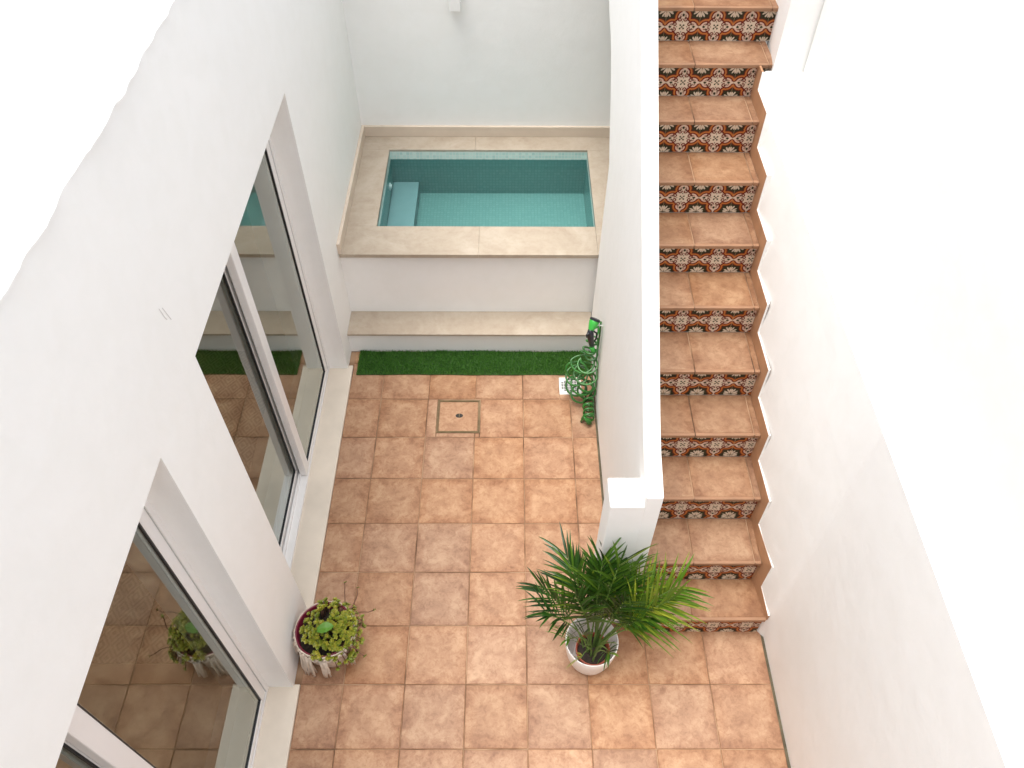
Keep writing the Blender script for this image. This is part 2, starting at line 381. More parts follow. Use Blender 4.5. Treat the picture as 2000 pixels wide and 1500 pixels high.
# rug inside, seen through the glass
NXR, NYR = 210, 500
vs = []; cols = []
for j in range(NYR+1):
    for i in range(NXR+1):
        x = -8.3+2.9*i/NXR; y = .35+7.0*j/NYR; vs.append((x, y, .012))
        u = (x*3.0) % 1-.5; v = (y*2.3) % 1-.5; d = abs(u)+abs(v)
        c = (.50, .40, .26) if (d*4) % 1 < .5 else (.36, .28, .18)
        cols.append(c)
m_ = MB(); m_.add(vs, [(j*(NXR+1)+i, j*(NXR+1)+i+1, (j+1)*(NXR+1)+i+1, (j+1)*(NXR+1)+i) for j in range(NYR) for i in range(NXR)])
m_.box(-8.3, -5.4, .35, 7.35, .001, .010)
rug = m_.build('rug', M_rug, fix=False)
ca = rug.data.color_attributes.new('pat', 'FLOAT_COLOR', 'POINT')
ca.data.foreach_set('color', np.array([(*c, 1) for c in cols]+[(.2, .15, .1, 1)]*8, dtype=np.float32).ravel())
setp(rug, 'brown woven rug with diamond pattern on the room floor behind the glass doors', 'rug')

# ------------------------------------------------------------------ back wall with lamp
mb = MB(); mb.box(-5.2, 6, YF, YF+.8, 0, 9.4)
setp(mb.build('back_wall', M_wall), 'plain white plastered wall rising behind the plunge pool', 'wall')
lamp = empty('wall_lamp', (-1.43, YF, 5.4), 'small white box lamp fixed on the back wall above the pool', 'lamp')
mb = MB(); mb.box(-1.555, -1.315, YF-.30, YF-.02, 5.42, 5.95); bevel(mb.build('lamp_housing', M_white_plastic, lamp), .02)
mb = MB(); mb.box(-1.50, -1.37, YF-.019, YF-.0, 5.45, 5.9); mb.build('mounting_plate', M_white_plastic, lamp)

# ------------------------------------------------------------------ right boundary wall, with ledge, set-back wall and pier
bw = empty('boundary_wall', (4.04, 2, 0), 'tall white wall on the right of the stairs with a ledge and set-back upper part', 'wall')
mb = MB(); ys = [-9, -5, -2.7, -1, 0, .80, .87, .90, 1.0, 1.15, 1.35, 1.6, 2.0, 2.3, 3.2, 4.2, 5, 6, 7.3]
vs = []; fs = []
for y in ys:
    xw = interp(WX, y); xt = interp(LX, y); zl = LZf(y, xt)
    zs = 0.0 if y < .87 else .80+(y-.87)*.84; zs = min(zs, zl-.06)
    vs += [(xw, y, zs if zs > .1 else -.05), (xt, y, zl), (4.75, y, zl+.01), (4.75, y, -.05), (xw+.001, y, -.06)]
for k in range(len(ys)-1):
    for j in range(5): fs.append((k*5+j, (k+1)*5+j, (k+1)*5+(j+1) % 5, k*5+(j+1) % 5))
fs += [tuple(range(5)), tuple((len(ys)-1)*5+j for j in range(5))]
mb.add(vs, fs); lw = mb.build('lower_wall', M_wall, bw, smooth=True); lw.data.set_sharp_from_angle(angle=math.radians(35))
mb = MB(); mb.box(4.46, 5.3, -9, 7.55, 5.6, 10.4); mb.build('upper_wall', M_wall, bw)
mb = MB()   # pier and the short raised step of the ledge in front of it
vs = [(3.97, 7.6, 5.0), (4.75, 7.6, 5.0), (4.75, YF, 5.0), (4.10, YF, 5.0), (4.09, 8.5, 5.0)]
top = [(a, b_, 10.4) for a, b_, _ in vs]
mb.add(vs+top, [(0, 1, 2, 3, 4)[::-1], (5, 6, 7, 8, 9)] + [(i, (i+1) % 5, 5+(i+1) % 5, 5+i) for i in range(5)])
mb.build('pier', M_wall, bw)
mb = MB(); vs = [(3.825, 7.2, 6.0), (4.46, 7.2, 6.0), (4.46, 7.6, 6.0), (3.825, 7.6, 6.0), (3.86, 7.3, 6.34), (4.46, 7.3, 6.36), (4.46, 7.6, 6.52), (3.86, 7.6, 6.52)]
mb.add(vs, [(0, 3, 2, 1), (4, 5, 6, 7), (0, 1, 5, 4), (1, 2, 6, 5), (2, 3, 7, 6), (3, 0, 4, 7)]); mb.build('ledge_step', M_wall, bw)
mb = MB(); mb.box(3.95, 4.75, 7.301, YF, -.05, 5.99); mb.build('wall_core', M_wall, bw)

# dark joint between floor and walls
# (grout sheet colour is covered by slim strips of dirty joint)
mb = MB(); mb.box(4.0, 4.042, -9, .87, -.02, -.002); setp(mb.build('wall_joint', M_gap), 'thin dark dirty joint along the foot of the right wall', 'floor joint')
mb = MB(); mb.box(1.49, 1.532, 1.3, 7.36, -.02, -.002); setp(mb.build('wall_joint', M_gap), 'thin dark dirty joint along the foot of the stair parapet', 'floor joint')

# ------------------------------------------------------------------ staircase
st = empty('staircase', (2.8, .9, 0), 'steep straight staircase with terracotta treads and colourful patterned tile risers', 'staircase')
# body
pf = [(YR[0]+.012, -.03)]
for i in range(13):
    y = YR[i]+.012; pf.append((y, ZR[i]-.045)); pf.append(((YR[i+1]+.012) if i < 12 else YF, ZR[i]-.045))
low = [(YF, 6.75), (9.6, 6.2), (8.2, 5.0), (7.82, 4.55), (7.82, -.03)]
mb = MB(); mb.prism(pf+low, PX1-.01, 3.75); mb.box(3.751, 3.97, 7.80, 8.5, 5.5, ZR[9]-.05); mb.box(3.751, 4.07, 8.501, YF-.01, 5.6, ZR[10]-.05); mb.build('stair_body', M_wall, st)
# motif colours of the cement tile
CREAM = np.array([.60, .49, .37]); PINK = np.array([.58, .42, .32]); BLK = np.array([.030, .028, .013]); RED = np.array([.125, .014, .008]); ORG = np.array([.42, .135, .032]); GRT = np.array([.42, .26, .14])
def motif(u, v):
    """u, v in tile pairs, centre of the medallion at 0,0; corners at +-.5"""
    u = (u+.5) % 1-.5; v = (v+.5) % 1-.5
    au, av = np.abs(u), np.abs(v)
    a, b_ = np.maximum(au, av), np.minimum(au, av)       # fold to one octant
    d = np.minimum(np.hypot(a-.300, b_)-.142, np.hypot(a, b_)-.245)
    d = np.minimum(d, np.where(a > .38, b_-.62*(.515-a), 9))
    c = np.empty(u.shape+(3,)); c[:] = BLK
    cu, cv = .5-au, .5-av                                 # corner flower
    pet = np.zeros(u.shape, bool)
    for ang, r0, L, W in ((90, .115, .095, .023), (0, .115, .095, .023), (60, .130, .105, .022), (30, .130, .105, .022)):
        an = math.radians(ang); off = .026 if ang in (0, 90) else 0
        x = cu*math.cos(an)+cv*math.sin(an)-r0; y = -cu*math.sin(an)+cv*math.cos(an)
        y = np.abs(y)-off if off else y
        pet |= (x/L)**2+(y/(W*(1+.5*np.clip(x/L, -1, 1))))**2 < 1
    c[pet] = CREAM
    c[d < .112] = RED; c[d < .088] = ORG; c[d < .040] = RED
    ins = d < 0; c[ins] = CREAM; c[ins & (a > .22) & (b_ > .03)] = PINK
    def put(mask, col): c[mask & ins] = col
    put((d > -.066) & (d < -.046) & (a < .36) & (a > .27) & (b_ > .05), RED)
    # paired scrolls in each lobe, opening towards the tip
    q = np.hypot(a-.222, b_-.080); an = np.arctan2(b_-.080, a-.222)
    put((np.abs(q-.050) < .018) & ~((an > -1.0) & (an < .25)), RED)
    put(np.hypot(a-.235, b_-.078) < .020, RED)
    put((np.abs((a-b_)) < .018) & (a > .165), RED)
    put((np.abs(b_-.078-(a-.255)*-.55) < .013) & (a > .235) & (a < .315), BLK)
    put(np.abs(a-.350)/.055+b_/.046 < 1.0, BLK); put((b_ < .009) & (a > .30) & (a < .40), BLK)
    put(np.abs(a-.150)/.030+b_/.016 < 1.0, BLK)
    put(np.hypot(a, b_) < .018, BLK); put(np.hypot(a-.052, b_-.052) < .026, BLK); put((np.abs(a-b_) < .012) & (a < .05), BLK)
    jn = np.abs(.5-au) < .007; c[jn] = c[jn]*.45+GRT*.55
    return c
PER = .566
def riser(i):
    x0, x1 = PX1+.002, XS[i]; zb = ZR[i-1] if i else 0.0; zt = ZR[i]-.058
    nx = int((x1-x0)/PER*84); nz = int((zt-zb)/PER*84)
    X = np.linspace(x0, x1, nx+1); Z = np.linspace(zb+.001, zt, nz+1)
    U = (X-2.575-.012*math.sin(i*2.3))/PER; V = (zt-.02-Z)/PER-.5
    uu, vv = np.meshgrid(U, V)
    c = motif(uu, vv)
    c[:, :] *= (1+rng.normal(0, .03, c.shape[:2]+(1,)))
    nv = (nx+1)*(nz+1)
    co_ = np.zeros((nv, 3)); xx, zz = np.meshgrid(X, Z); co_[:, 0] = xx.ravel()*S; co_[:, 1] = YR[i]*S; co_[:, 2] = zz.ravel()*S
    idx = np.arange(nv).reshape(nz+1, nx+1)
    f = np.stack([idx[:-1, :-1], idx[:-1, 1:], idx[1:, 1:], idx[1:, :-1]], -1).reshape(-1, 4)
    me = bpy.data.meshes.new('riser'); me.vertices.add(nv); me.vertices.foreach_set('co', co_.ravel())
    me.loops.add(f.size); me.loops.foreach_set('vertex_index', f.ravel()); me.polygons.add(len(f)); me.polygons.foreach_set('loop_start', np.arange(0, f.size, 4))
    me.update(calc_edges=True)
    ca = me.color_attributes.new('pat', 'FLOAT_COLOR', 'POINT')
    ca.data.foreach_set('color', np.concatenate([np.clip(c, 0, 1).reshape(-1, 3), np.ones((nv, 1))], 1).astype(np.float32).ravel())
    return link('riser', me, M_riser, st)
XJ = 2.714
for i in range(13):
    y0 = YR[i]-.075; y1 = YR[i+1]-.002 if i < 12 else YF-.01; z = ZR[i]; x1 = XS[i]
    riser(i)
    mb = MB(); xe = x1
    cuts = [PX1+.004, XJ+random.uniform(-.006, .006), xe-.10+random.uniform(-.01, .01), xe] if i >= 1 else [PX1+.004, XJ, xe]
    for k in range(len(cuts)-1):
        g = .008; r_ = random.random(); a, c_ = cuts[k]+g, cuts[k+1]-g
        sx = .55 if k == 0 else 0.0
        full = (c_-1.0, y1-1.02, c_, y1) if k == 0 else (a, y0-.0, a+1.02, y0+1.0)
        tile(mb, a, c_, y0+.055, y1, r_, full, z)
        # bullnose strip on the tread edge
        vs = []; fs = []; prof = [(y0+.055, z-.001), (y0+.016, z-.001), (y0+.004, z-.006), (y0, z-.016), (y0, z-.066), (y0+.055, z-.066)]
        vs = [(a,)+p for p in prof]+[(c_,)+p for p in prof]
        mb.add(vs, [tuple(range(6))[::-1], tuple(range(6, 12))]+[(q, (q+1) % 6, 6+(q+1) % 6, 6+q) for q in range(6)], 1)
    mb.box(cuts[0], xe, y0+.02, y1, z-.045, z-.012, 2)
    mb.build('tread', [M_tread, M_nose, M_grout], st)
# zigzag skirting along the wall
def zig(s, y_lo, n, extra=0.0):
    out = []
    lo = [(y_lo, 0.0)] 
    up_ = []
    for i in range(n):
        zb = ZR[i-1] if i else 0.0
        up_.append((YR[i]-s, zb+s if i else 0.0)); up_.append((YR[i]-s, ZR[i]+s))
    return up_
n = 9
def skirt(s0, s1, x_in, x_out_fn, name, m_):
    mb = MB()
    # quads between the inner outline (stair profile offset s0) and the outer outline (offset s1)
    def outline(s):
        pts = []
        for i in range(n):
            zb = ZR[i-1] if i else 0.0
            ss = .05 if i == 0 else s
            if i: pts.append((YR[i]-ss, zb+s))
            pts.append((YR[i]-ss, ZR[i]+(s if i else min(s, .02)+s*.35)))
        pts += [(YR[n]-s, ZR[n-1]+s), (YR[n]-s, ZR[n]-.02+s*0)]
        return pts
    A, B = outline(s0), outline(s1)
    for k in range(len(A)-1):
        q = [A[k], A[k+1], B[k+1], B[k]]
        X = [x_in(p[0]) for p in (A[k], A[k+1], B[k+1], B[k])]
        vs = [(X[j], q[j][0], q[j][1]) for j in range(4)]+[(x_out_fn(q[j][0]), q[j][0], q[j][1]) for j in range(4)]
        mb.add(vs, [(0, 1, 2, 3), (4, 7, 6, 5), (0, 4, 5, 1), (1, 5, 6, 2), (2, 6, 7, 3), (3, 7, 4, 0)])
    return mb.build(name, m_, st)
xin = lambda y: float(np.interp(y, [a for a in YR[:9]], XS[:9]))+.002
skirt(-.03, .27, xin, lambda y: xin(y)+.03, 'skirting', M_skirt)
skirt(.272, .288, lambda y: xin(y)+.004, lambda y: xin(y)+.03+(.25 if y > 5.2 else 0), 'skirting_edge', M_wall)

# ------------------------------------------------------------------ stair parapet
pa = empty('stair_parapet', (1.65, 1.05, 0), 'white plastered parapet wall beside the stairs ending in a square post', 'parapet wall')
topl = [(1.05, 4.03), (1.33, 4.14), (1.6, 4.24), (1.87, 4.40), (2.2, 4.63), (3.8, 5.85), (5.5, 7.19), (6.65, 8.10), (8.2, 9.32), (12.25, 9.40)]
bot = [(12.25, 6.75), (10.28, 6.44), (9.9, 6.27), (9.47, 6.13), (9.2, 5.96), (8.9, 5.69), (8.6, 5.36), (8.38, 5.08), (8.15, 4.80), (7.9, 4.56), (7.88, 4.48), (7.88, 0), (1.05, 0)]
mb = MB(); mb.prism(topl+bot, PX0, PX1)
bevel(mb.build('parapet', M_wall, pa, smooth=False), .025, 3, 40)
mb = MB(); mb.box(1.07, PX0+.03, 1.052, 1.53, 0, 3.80)
bevel(mb.build('post', M_wall, pa), .025, 3)

# ------------------------------------------------------------------ plunge pool
pool = empty('plunge_pool', (-1, 10, 0), 'raised plunge pool with teal water and cream limestone coping against the back wall', 'pool')
DZ = 2.33; PXa, PXb, PYa, PYb = -3.11, 1.54, 8.83, 11.64
mb = MB(); mb.box(XL, 4.0, 8.02, 8.30, 0, DZ-.09); mb.build('pool_wall', M_wall, pool)
mb = MB(); T = .09; g = .004
# coping slabs: front in two pieces, sides, back
def slab(x0, x1, y0, y1): mb.box(x0, x1, y0, y1, DZ-T, DZ)
slab(XL+.02, -.928, 7.92, PYa); slab(-.926, PX0-.0, 7.92, PYa); slab(PX0+.004, 4.0, 7.93, PYa)
slab(XL+.02, PXa, PYa+g, PYb); slab(PXb, 4.0, PYa+g, PYb)
slab(XL+.02, -1.1, PYb+g, YF); slab(-1.1+g, 4.0, PYb+g, YF)
bevel(mb.build('coping', M_stone, pool), .004, 2)
mb = MB(); mb.box(XL+.001, XL+.07, 7.92, YF-.07, DZ+.002, DZ+.265); mb.box(XL+.001, 4.0, YF-.07+.002, YF-.001, DZ+.002, DZ+.265)
bevel(mb.build('upstand', simple('pale_upstand_stone', (.62, .53, .43), .5, .06, 5), pool), .006, 2)
# basin: inner faces with chip UVs
mb = MB(); WZ, BZ = 2.07, 1.10; K = 1/.078
def quad(p, ax, mi):
    uv = [(q[ax[0]]*K+100, q[ax[1]]*K+100) for q in p]; mb.add(p, [(0, 1, 2, 3)], mi, 0, [uv])
for (z0, z1, mi) in ((BZ, WZ, 0), (WZ, DZ-.05, 1)):
    quad([(PXa, PYb, z0), (PXb, PYb, z0), (PXb, PYb, z1), (PXa, PYb, z1)], (0, 2), mi)
    quad([(PXa, PYa, z0), (PXa, PYb, z0), (PXa, PYb, z1), (PXa, PYa, z1)], (1, 2), mi)
    quad([(PXb, PYa, z0), (PXb, PYb, z0), (PXb, PYb, z1), (PXb, PYa, z1)], (1, 2), mi)
    quad([(PXa, PYa, z0), (PXb, PYa, z0), (PXb, PYa, z1), (PXa, PYa, z1)], (0, 2), mi)
quad([(PXa, PYa, BZ), (PXb, PYa, BZ), (PXb, PYb, BZ), (PXa, PYb, BZ)], (0, 1), 0)
mb.build('basin', [M_mosaic, M_mosaic_dry], pool, fix=False)
mb = MB(); mb.box(PXa+.002, -2.49, PYa+.002, PYb-.002, BZ+.002, 1.43); bevel(mb.build('pool_step', M_poolstep, pool), .01, 2)
mb = MB(); mb.add([(PXa, PYa, WZ), (PXb, PYa, WZ), (PXb, PYb, WZ), (PXa, PYb, WZ)], [(0, 1, 2, 3)]); mb.build('water', M_water, pool, fix=False)
def jet(y, z):
    m = MB(); c = Vector((PXa, y, z)); seg = 20; prof = [(.0, .05), (.045, .05), (.05, .02), (.085, .02), (.09, .0)]
    vs = []; fs = []; nn = len(prof)
    for k in range(seg):
        a = 2*math.pi*k/seg
        for r_, h in prof: vs.append((c.x+h, c.y+r_*math.cos(a), c.z+r_*math.sin(a)))
    for k in range(seg):
        for j in range(nn-1): fs.append((k*nn+j, ((k+1) % seg)*nn+j, ((k+1) % seg)*nn+j+1, k*nn+j+1))
    m.add(vs, fs); return m.build('pool_jet', M_white_plastic, pool)
jet(11.05, 1.72); jet(9.25, 1.72)

# ------------------------------------------------------------------ low stone-topped ledge in front of the pool
lb = empty('masonry_ledge', (-1.1, 7.6, 0), 'low white ledge with a cream stone slab at the foot of the pool wall', 'ledge')
mb = MB(); mb.box(XL, PX0, 7.36, 8.019, 0, .55); mb.build('ledge_base', M_wall, lb)
mb = MB(); mb.box(XL+.0, PX0-.002, 7.31, 8.018, .552, .605); bevel(mb.build('ledge_slab', M_stone, lb), .006, 2)

# ------------------------------------------------------------------ turf strip
mb = MB(); tx0, tx1, ty0, ty1 = -3.60, 1.50, 6.665, 7.345
def wavy(x): return .012*math.sin(x*2.1)+.006*math.sin(x*7)
nn = 40; vs = []
for k in range(nn+1):
    x = tx0+(tx1-tx0)*k/nn; vs += [(x, ty0+wavy(x)*.6, .004), (x, ty0+wavy(x)*.6, .022), (x, ty1+wavy(x+2), .022), (x, ty1+wavy(x+2), .004)]
mb.add(vs, [(k*4+j, (k+1)*4+j, (k+1)*4+j+1, k*4+j+1) for k in range(nn) for j in range(3)])
for k in range(26000):
    x = random.uniform(tx0, tx1); y = random.uniform(ty0+wavy(x)*.6, ty1+wavy(x+2)); h = random.uniform(.035, .07); a = random.uniform(0, 6.283); w_ = .006
    lx, ly = random.gauss(0, .018), random.gauss(0, .018)
    mb.add([(x-w_*math.cos(a), y-w_*math.sin(a), .02), (x+w_*math.cos(a), y+w_*math.sin(a), .02), (x+lx, y+ly, .02+h)], [(0, 1, 2)], 1, random.random())
setp(mb.build('turf_strip', [M_turf_base, M_blade], fix=False), 'strip of green artificial turf lying along the foot of the ledge', 'artificial turf')

# ------------------------------------------------------------------ drain and manhole
dr = empty('floor_drain', (1.02, 6.37, 0), 'square white floor drain with a slotted round grate beside the hose', 'drain')
mb = MB(); dx0, dx1, dy0, dy1 = .785, 1.255, 6.135, 6.605
mb.box(dx0, dx1, dy0, dy1, -.02, .004, 0); bevel(mb.build('drain_plate', M_white_plastic, dr), .006, 1)
mb = MB(); cx_, cy_ = 1.02, 6.37; R_ = .20
for r_ in range(-4, 5):
    for c_ in range(-3, 4):
        x = cx_+c_*.056; y = cy_+r_*.043
        if math.hypot(x-cx_, y-cy_) < R_: mb.box(x-.023, x+.023, y-.014, y+.014, .0, .006)
mb.build('grate_slots', simple('drain_dark', (.03, .03, .03), .7), dr)
mh = empty('manhole_cover', (-1.345, 5.54, 0), 'square tiled manhole cover in a thin brass frame set into the floor', 'manhole cover')
M_brass = simple('tarnished_brass', (.20, .15, .08), .45, .25, 14, metallic=.7)
mb = MB(); x0, x1, y0, y1 = MH; k = .016
mb.box(x0, x1, y0, y0+k, -.02, .006); mb.box(x0, x1, y1-k, y1, -.02, .006); mb.box(x0, x0+k, y0+k, y1-k, -.02, .006); mb.box(x1-k, x1, y0+k, y1-k, -.02, .006)
mb.box(x0+.028, x1-.028, y0+.028, y0+.040, -.02, .003); mb.box(x0+.028, x1-.028, y1-.040, y1-.028, -.02, .003); mb.box(x0+.028, x0+.040, y0+.04, y1-.04, -.02, .003); mb.box(x1-.04, x1-.028, y0+.04, y1-.04, -.02, .003)
mb.build('frame', M_brass, mh)
mb = MB(); tile(mb, x0+.045, x1-.045, y0+.045, y1-.045, .42, (x0-.2, y0-.2, x1+.2, y1+.2), -.001); mb.build('cover_tile', M_tile, mh)
mb = MB(); seg = 24
for (r_, z_) in ((.058, .0015),):
    mb.add([(-1.33+1.35*r_*math.cos(6.283*q/seg), 5.555+r_*.95*math.sin(6.283*q/seg), z_) for q in range(seg)], [tuple(range(seg))])
mb.build('lifting_hole', simple('hole_dark', (.02, .016, .012), .6), mh, fix=False)
mb = MB(); mb.box(-1.338, -1.322, 5.515, 5.60, .002, .008); mb.build('lifting_bar', M_brass, mh)

# ------------------------------------------------------------------ garden hose
hz = empty('garden_hose', (1.35, 6.1, 0), 'green coiled garden hose with a spray gun hanging on the parapet by the drain', 'garden hose')
M_hose, t, b = mat('green_hose'); b.inputs['Base Color'].default_value = (.035, .22, .03, 1); b.inputs['Roughness'].default_value = .3
co = objco(t); t.links.new(ramp(t, noise(t, co, 8, 2).outputs[0], [(.3, (.014, .10, .012)), (.7, (.035, .19, .028))]).outputs[0], b.inputs['Base Color'])
b.inputs['Coat Weight'].default_value = .3
M_green = simple('bright_green_plastic', (.05, .42, .06), .3, .1, 10)
M_black = simple('black_plastic', (.014, .016, .022), .3, .2, 10)
# loose rings hanging below the gun
pts = []
toc = (Vector((CX, CY, CZ))-Vector((1.3, 6.1, 1.0))).normalized()
a1 = toc.cross(Vector((0, 0, 1))).normalized(); a2 = a1.cross(toc)
rings = [((1.38, 6.25, 1.55), .10), ((1.33, 6.2, 1.42), .16), ((1.36, 6.2, 1.20), .14), ((1.20, 6.15, 1.02), .26), ((1.30, 6.1, 1.0), .22), ((1.08, 6.1, .82), .23), ((1.28, 6.05, .78), .27),
         ((1.10, 6.1, .66), .26), ((1.32, 6.0, .58), .24), ((1.22, 6.0, .50), .27), ((1.10, 6.05, .38), .24), ((1.33, 5.95, .38), .22), ((1.2, 5.95, .25), .22)]
NS = 40; ang = 0
for k, (c_, r_) in enumerate(rings):
    tl = random.uniform(-.5, .5); tm = random.uniform(-.55, .55)
    nrm = (toc+a1*tl+a2*tm).normalized(); b1 = nrm.cross(Vector((0, 0, 1))).normalized(); b2 = b1.cross(nrm)
    for q in range(NS):
        pts.append(Vector(c_)+b1*(r_*math.cos(ang))+b2*(r_*.95*math.sin(ang))); ang += 2*math.pi/NS*1.04
# springy end of the coil lying on the floor by the wall
for q in range(0, 9*26):
    a = ang+q*2*math.pi/26; f_ = q/(9*26); y = 5.95-.62*f_; rr = .125+.012*math.sin(q*.3)
    pts.append(Vector((1.36-.02*f_+rr*math.cos(a), y+.05*math.sin(a*.5), .17+rr*math.sin(a)+.02)))
# smooth
P_ = np.array([[p.x, p.y, p.z] for p in pts])
ker = np.ones(9)/9
Q = np.stack([np.convolve(np.pad(P_[:, c_], 4, 'edge'), ker, 'valid') for c_ in range(3)], 1)
Q[:, 0] = np.minimum(Q[:, 0], 1.50); Q[:, 2] = np.maximum(Q[:, 2], .03)
mb = MB(); tube_into(mb, [tuple(q) for q in Q], .021, 8); mb.build('hose_coil', M_hose, hz, smooth=True)
mb = MB()
for k in range(4):   # last sprung turns fanned out at the end
    a = .5+k*.42; tube_into(mb, [(1.34+.13*math.cos(a+q*.5)*(.5+.12*q), 5.30-.02*k+.03*q*math.sin(a), .05+.14*math.sin(q*.55)+.02*k) for q in range(8)], .018, 7)
mb.build('hose_end', M_hose, hz, smooth=True)
# vertical supply tail behind
mb = MB(); tube_into(mb, [(1.49, 6.28, 2.05), (1.495, 6.27, 1.7), (1.49, 6.25, 1.3), (1.49, 6.25, .98)], .020, 8); mb.build('supply_tail', M_hose, hz, smooth=True)
# spray gun, nozzle up
gun = MB(); A = Vector((1.285, 6.12, 1.98)); Bv = Vector((1.40, 6.30, 2.22))
d_ = (Bv-A).normalized()
tube_into(gun, [A-d_*.02, A+d_*.02, A+d_*.10, A+d_*.17, A+d_*.22], [.05, .06, .085, .10, .10], 16)
ng = gun.build('spray_gun', M_green, hz, smooth=True)
m2 = MB(); tube_into(m2, [A+d_*.205, A+d_*.235, A+d_*.25], [.108, .108, .09], 18); m2.build('nozzle_ring', M_black, ng, smooth=False)
m2 = MB(); tube_into(m2, [(1.275, 6.10, 2.02), (1.28, 6.1, 1.90), (1.30, 6.1, 1.76), (1.33, 6.12, 1.60), (1.35, 6.14, 1.50)], [.045, .072, .062, .055, .045], 12); m2.build('grip', M_black, ng, smooth=True)
m2 = MB(); tube_into(m2, [(1.25, 6.06, 1.97), (1.21, 6.04, 1.93), (1.215, 6.04, 1.87)], [.03, .025, .018], 8)
tube_into(m2, [(1.34, 6.14, 1.94), (1.41, 6.14, 1.88), (1.42, 6.14, 1.76), (1.39, 6.14, 1.66), (1.35, 6.12, 1.62)], .018, 8); m2.build('trigger', M_black, ng, smooth=True)
m2 = MB(); tube_into(m2, [(1.34, 6.1, 1.52), (1.375, 6.14, 1.40), (1.40, 6.16, 1.27)], [.045, .05, .04], 12); m2.build('hose_connector', M_green, ng, smooth=True)
m2 = MB(); tube_into(m2, [(1.37, 6.2, 1.95), (1.44, 6.22, 1.98), (1.45, 6.2, 1.85), (1.42, 6.18, 1.74)], .020, 8); m2.build('guard_loop', M_green, ng, smooth=True)
mb = MB(); tube_into(mb, [(1.53, 6.25, 1.98), (1.46, 6.25, 1.98), (1.43, 6.25, 2.02)], .014, 6); mb.build('hook', M_white_plastic, hz)

# ------------------------------------------------------------------ palm in its pots
M_leaf, t, b = mat('palm_leaf'); at = t.nodes.new('ShaderNodeAttribute'); at.attribute_name = 'rnd'
t.links.new(ramp(t, at.outputs['Fac'], [(0, (.008, .032, .004)), (.35, (.024, .082, .007)), (.7, (.085, .175, .012)), (1, (.24, .28, .025))]).outputs[0], b.inputs['Base Color'])
b.inputs['Roughness'].default_value = .38; b.inputs['Subsurface Weight'].default_value = 0
M_stem = simple('palm_stem', (.10, .17, .035), .5, .3, 12)
PC = Vector((1.03, .43, 0))
wp = empty('palm_pot', tuple(PC), 'round white cachepot holding the potted palm in front of the stair post', 'plant pot')
mb = MB(); lathe_into(mb, [(0, .0), (.22, 0), (.27, .02), (.335, .15), (.385, .36), (.415, .58), (.425, .76), (.418, .775), (.405, .76), (.395, .58), (.365, .36), (.315, .16), (.25, .06), (0, .05)], PC, 64)
mb.build('pot_body', simple('white_glazed_pot', (.78, .76, .73), .4, .02, 4), wp, smooth=True)
NC = PC+Vector((.01, -.11, .06))
np_ = empty('nursery_pot', tuple(NC), 'red-brown plastic nursery pot with dark soil standing inside the white pot', 'plant pot')
mb = MB(); lathe_into(mb, [(0, 0), (.18, 0), (.20, .1), (.245, .56), (.27, .565), (.275, .64), (.255, .645), (.245, .60), (.225, .52)], NC, 48)
mb.build('pot_body', simple('terracotta_plastic', (.27, .055, .028), .45, .08, 6), np_, smooth=True)
M_soil = simple('dark_soil', (.022, .015, .010), .95, .5, 60, .8, 90)
mb = MB(); lathe_into(mb, [(0, .57), (.1, .575), (.18, .565), (.238, .55)], NC, 32, wob=lambda a, j: .02*math.sin(5*a+j)); mb.build('soil', M_soil, np_, smooth=True)
palm = empty('palm_plant', (NC.x, NC.y, .6), 'bushy green areca palm with arching feathery fronds in the white pot', 'potted palm')
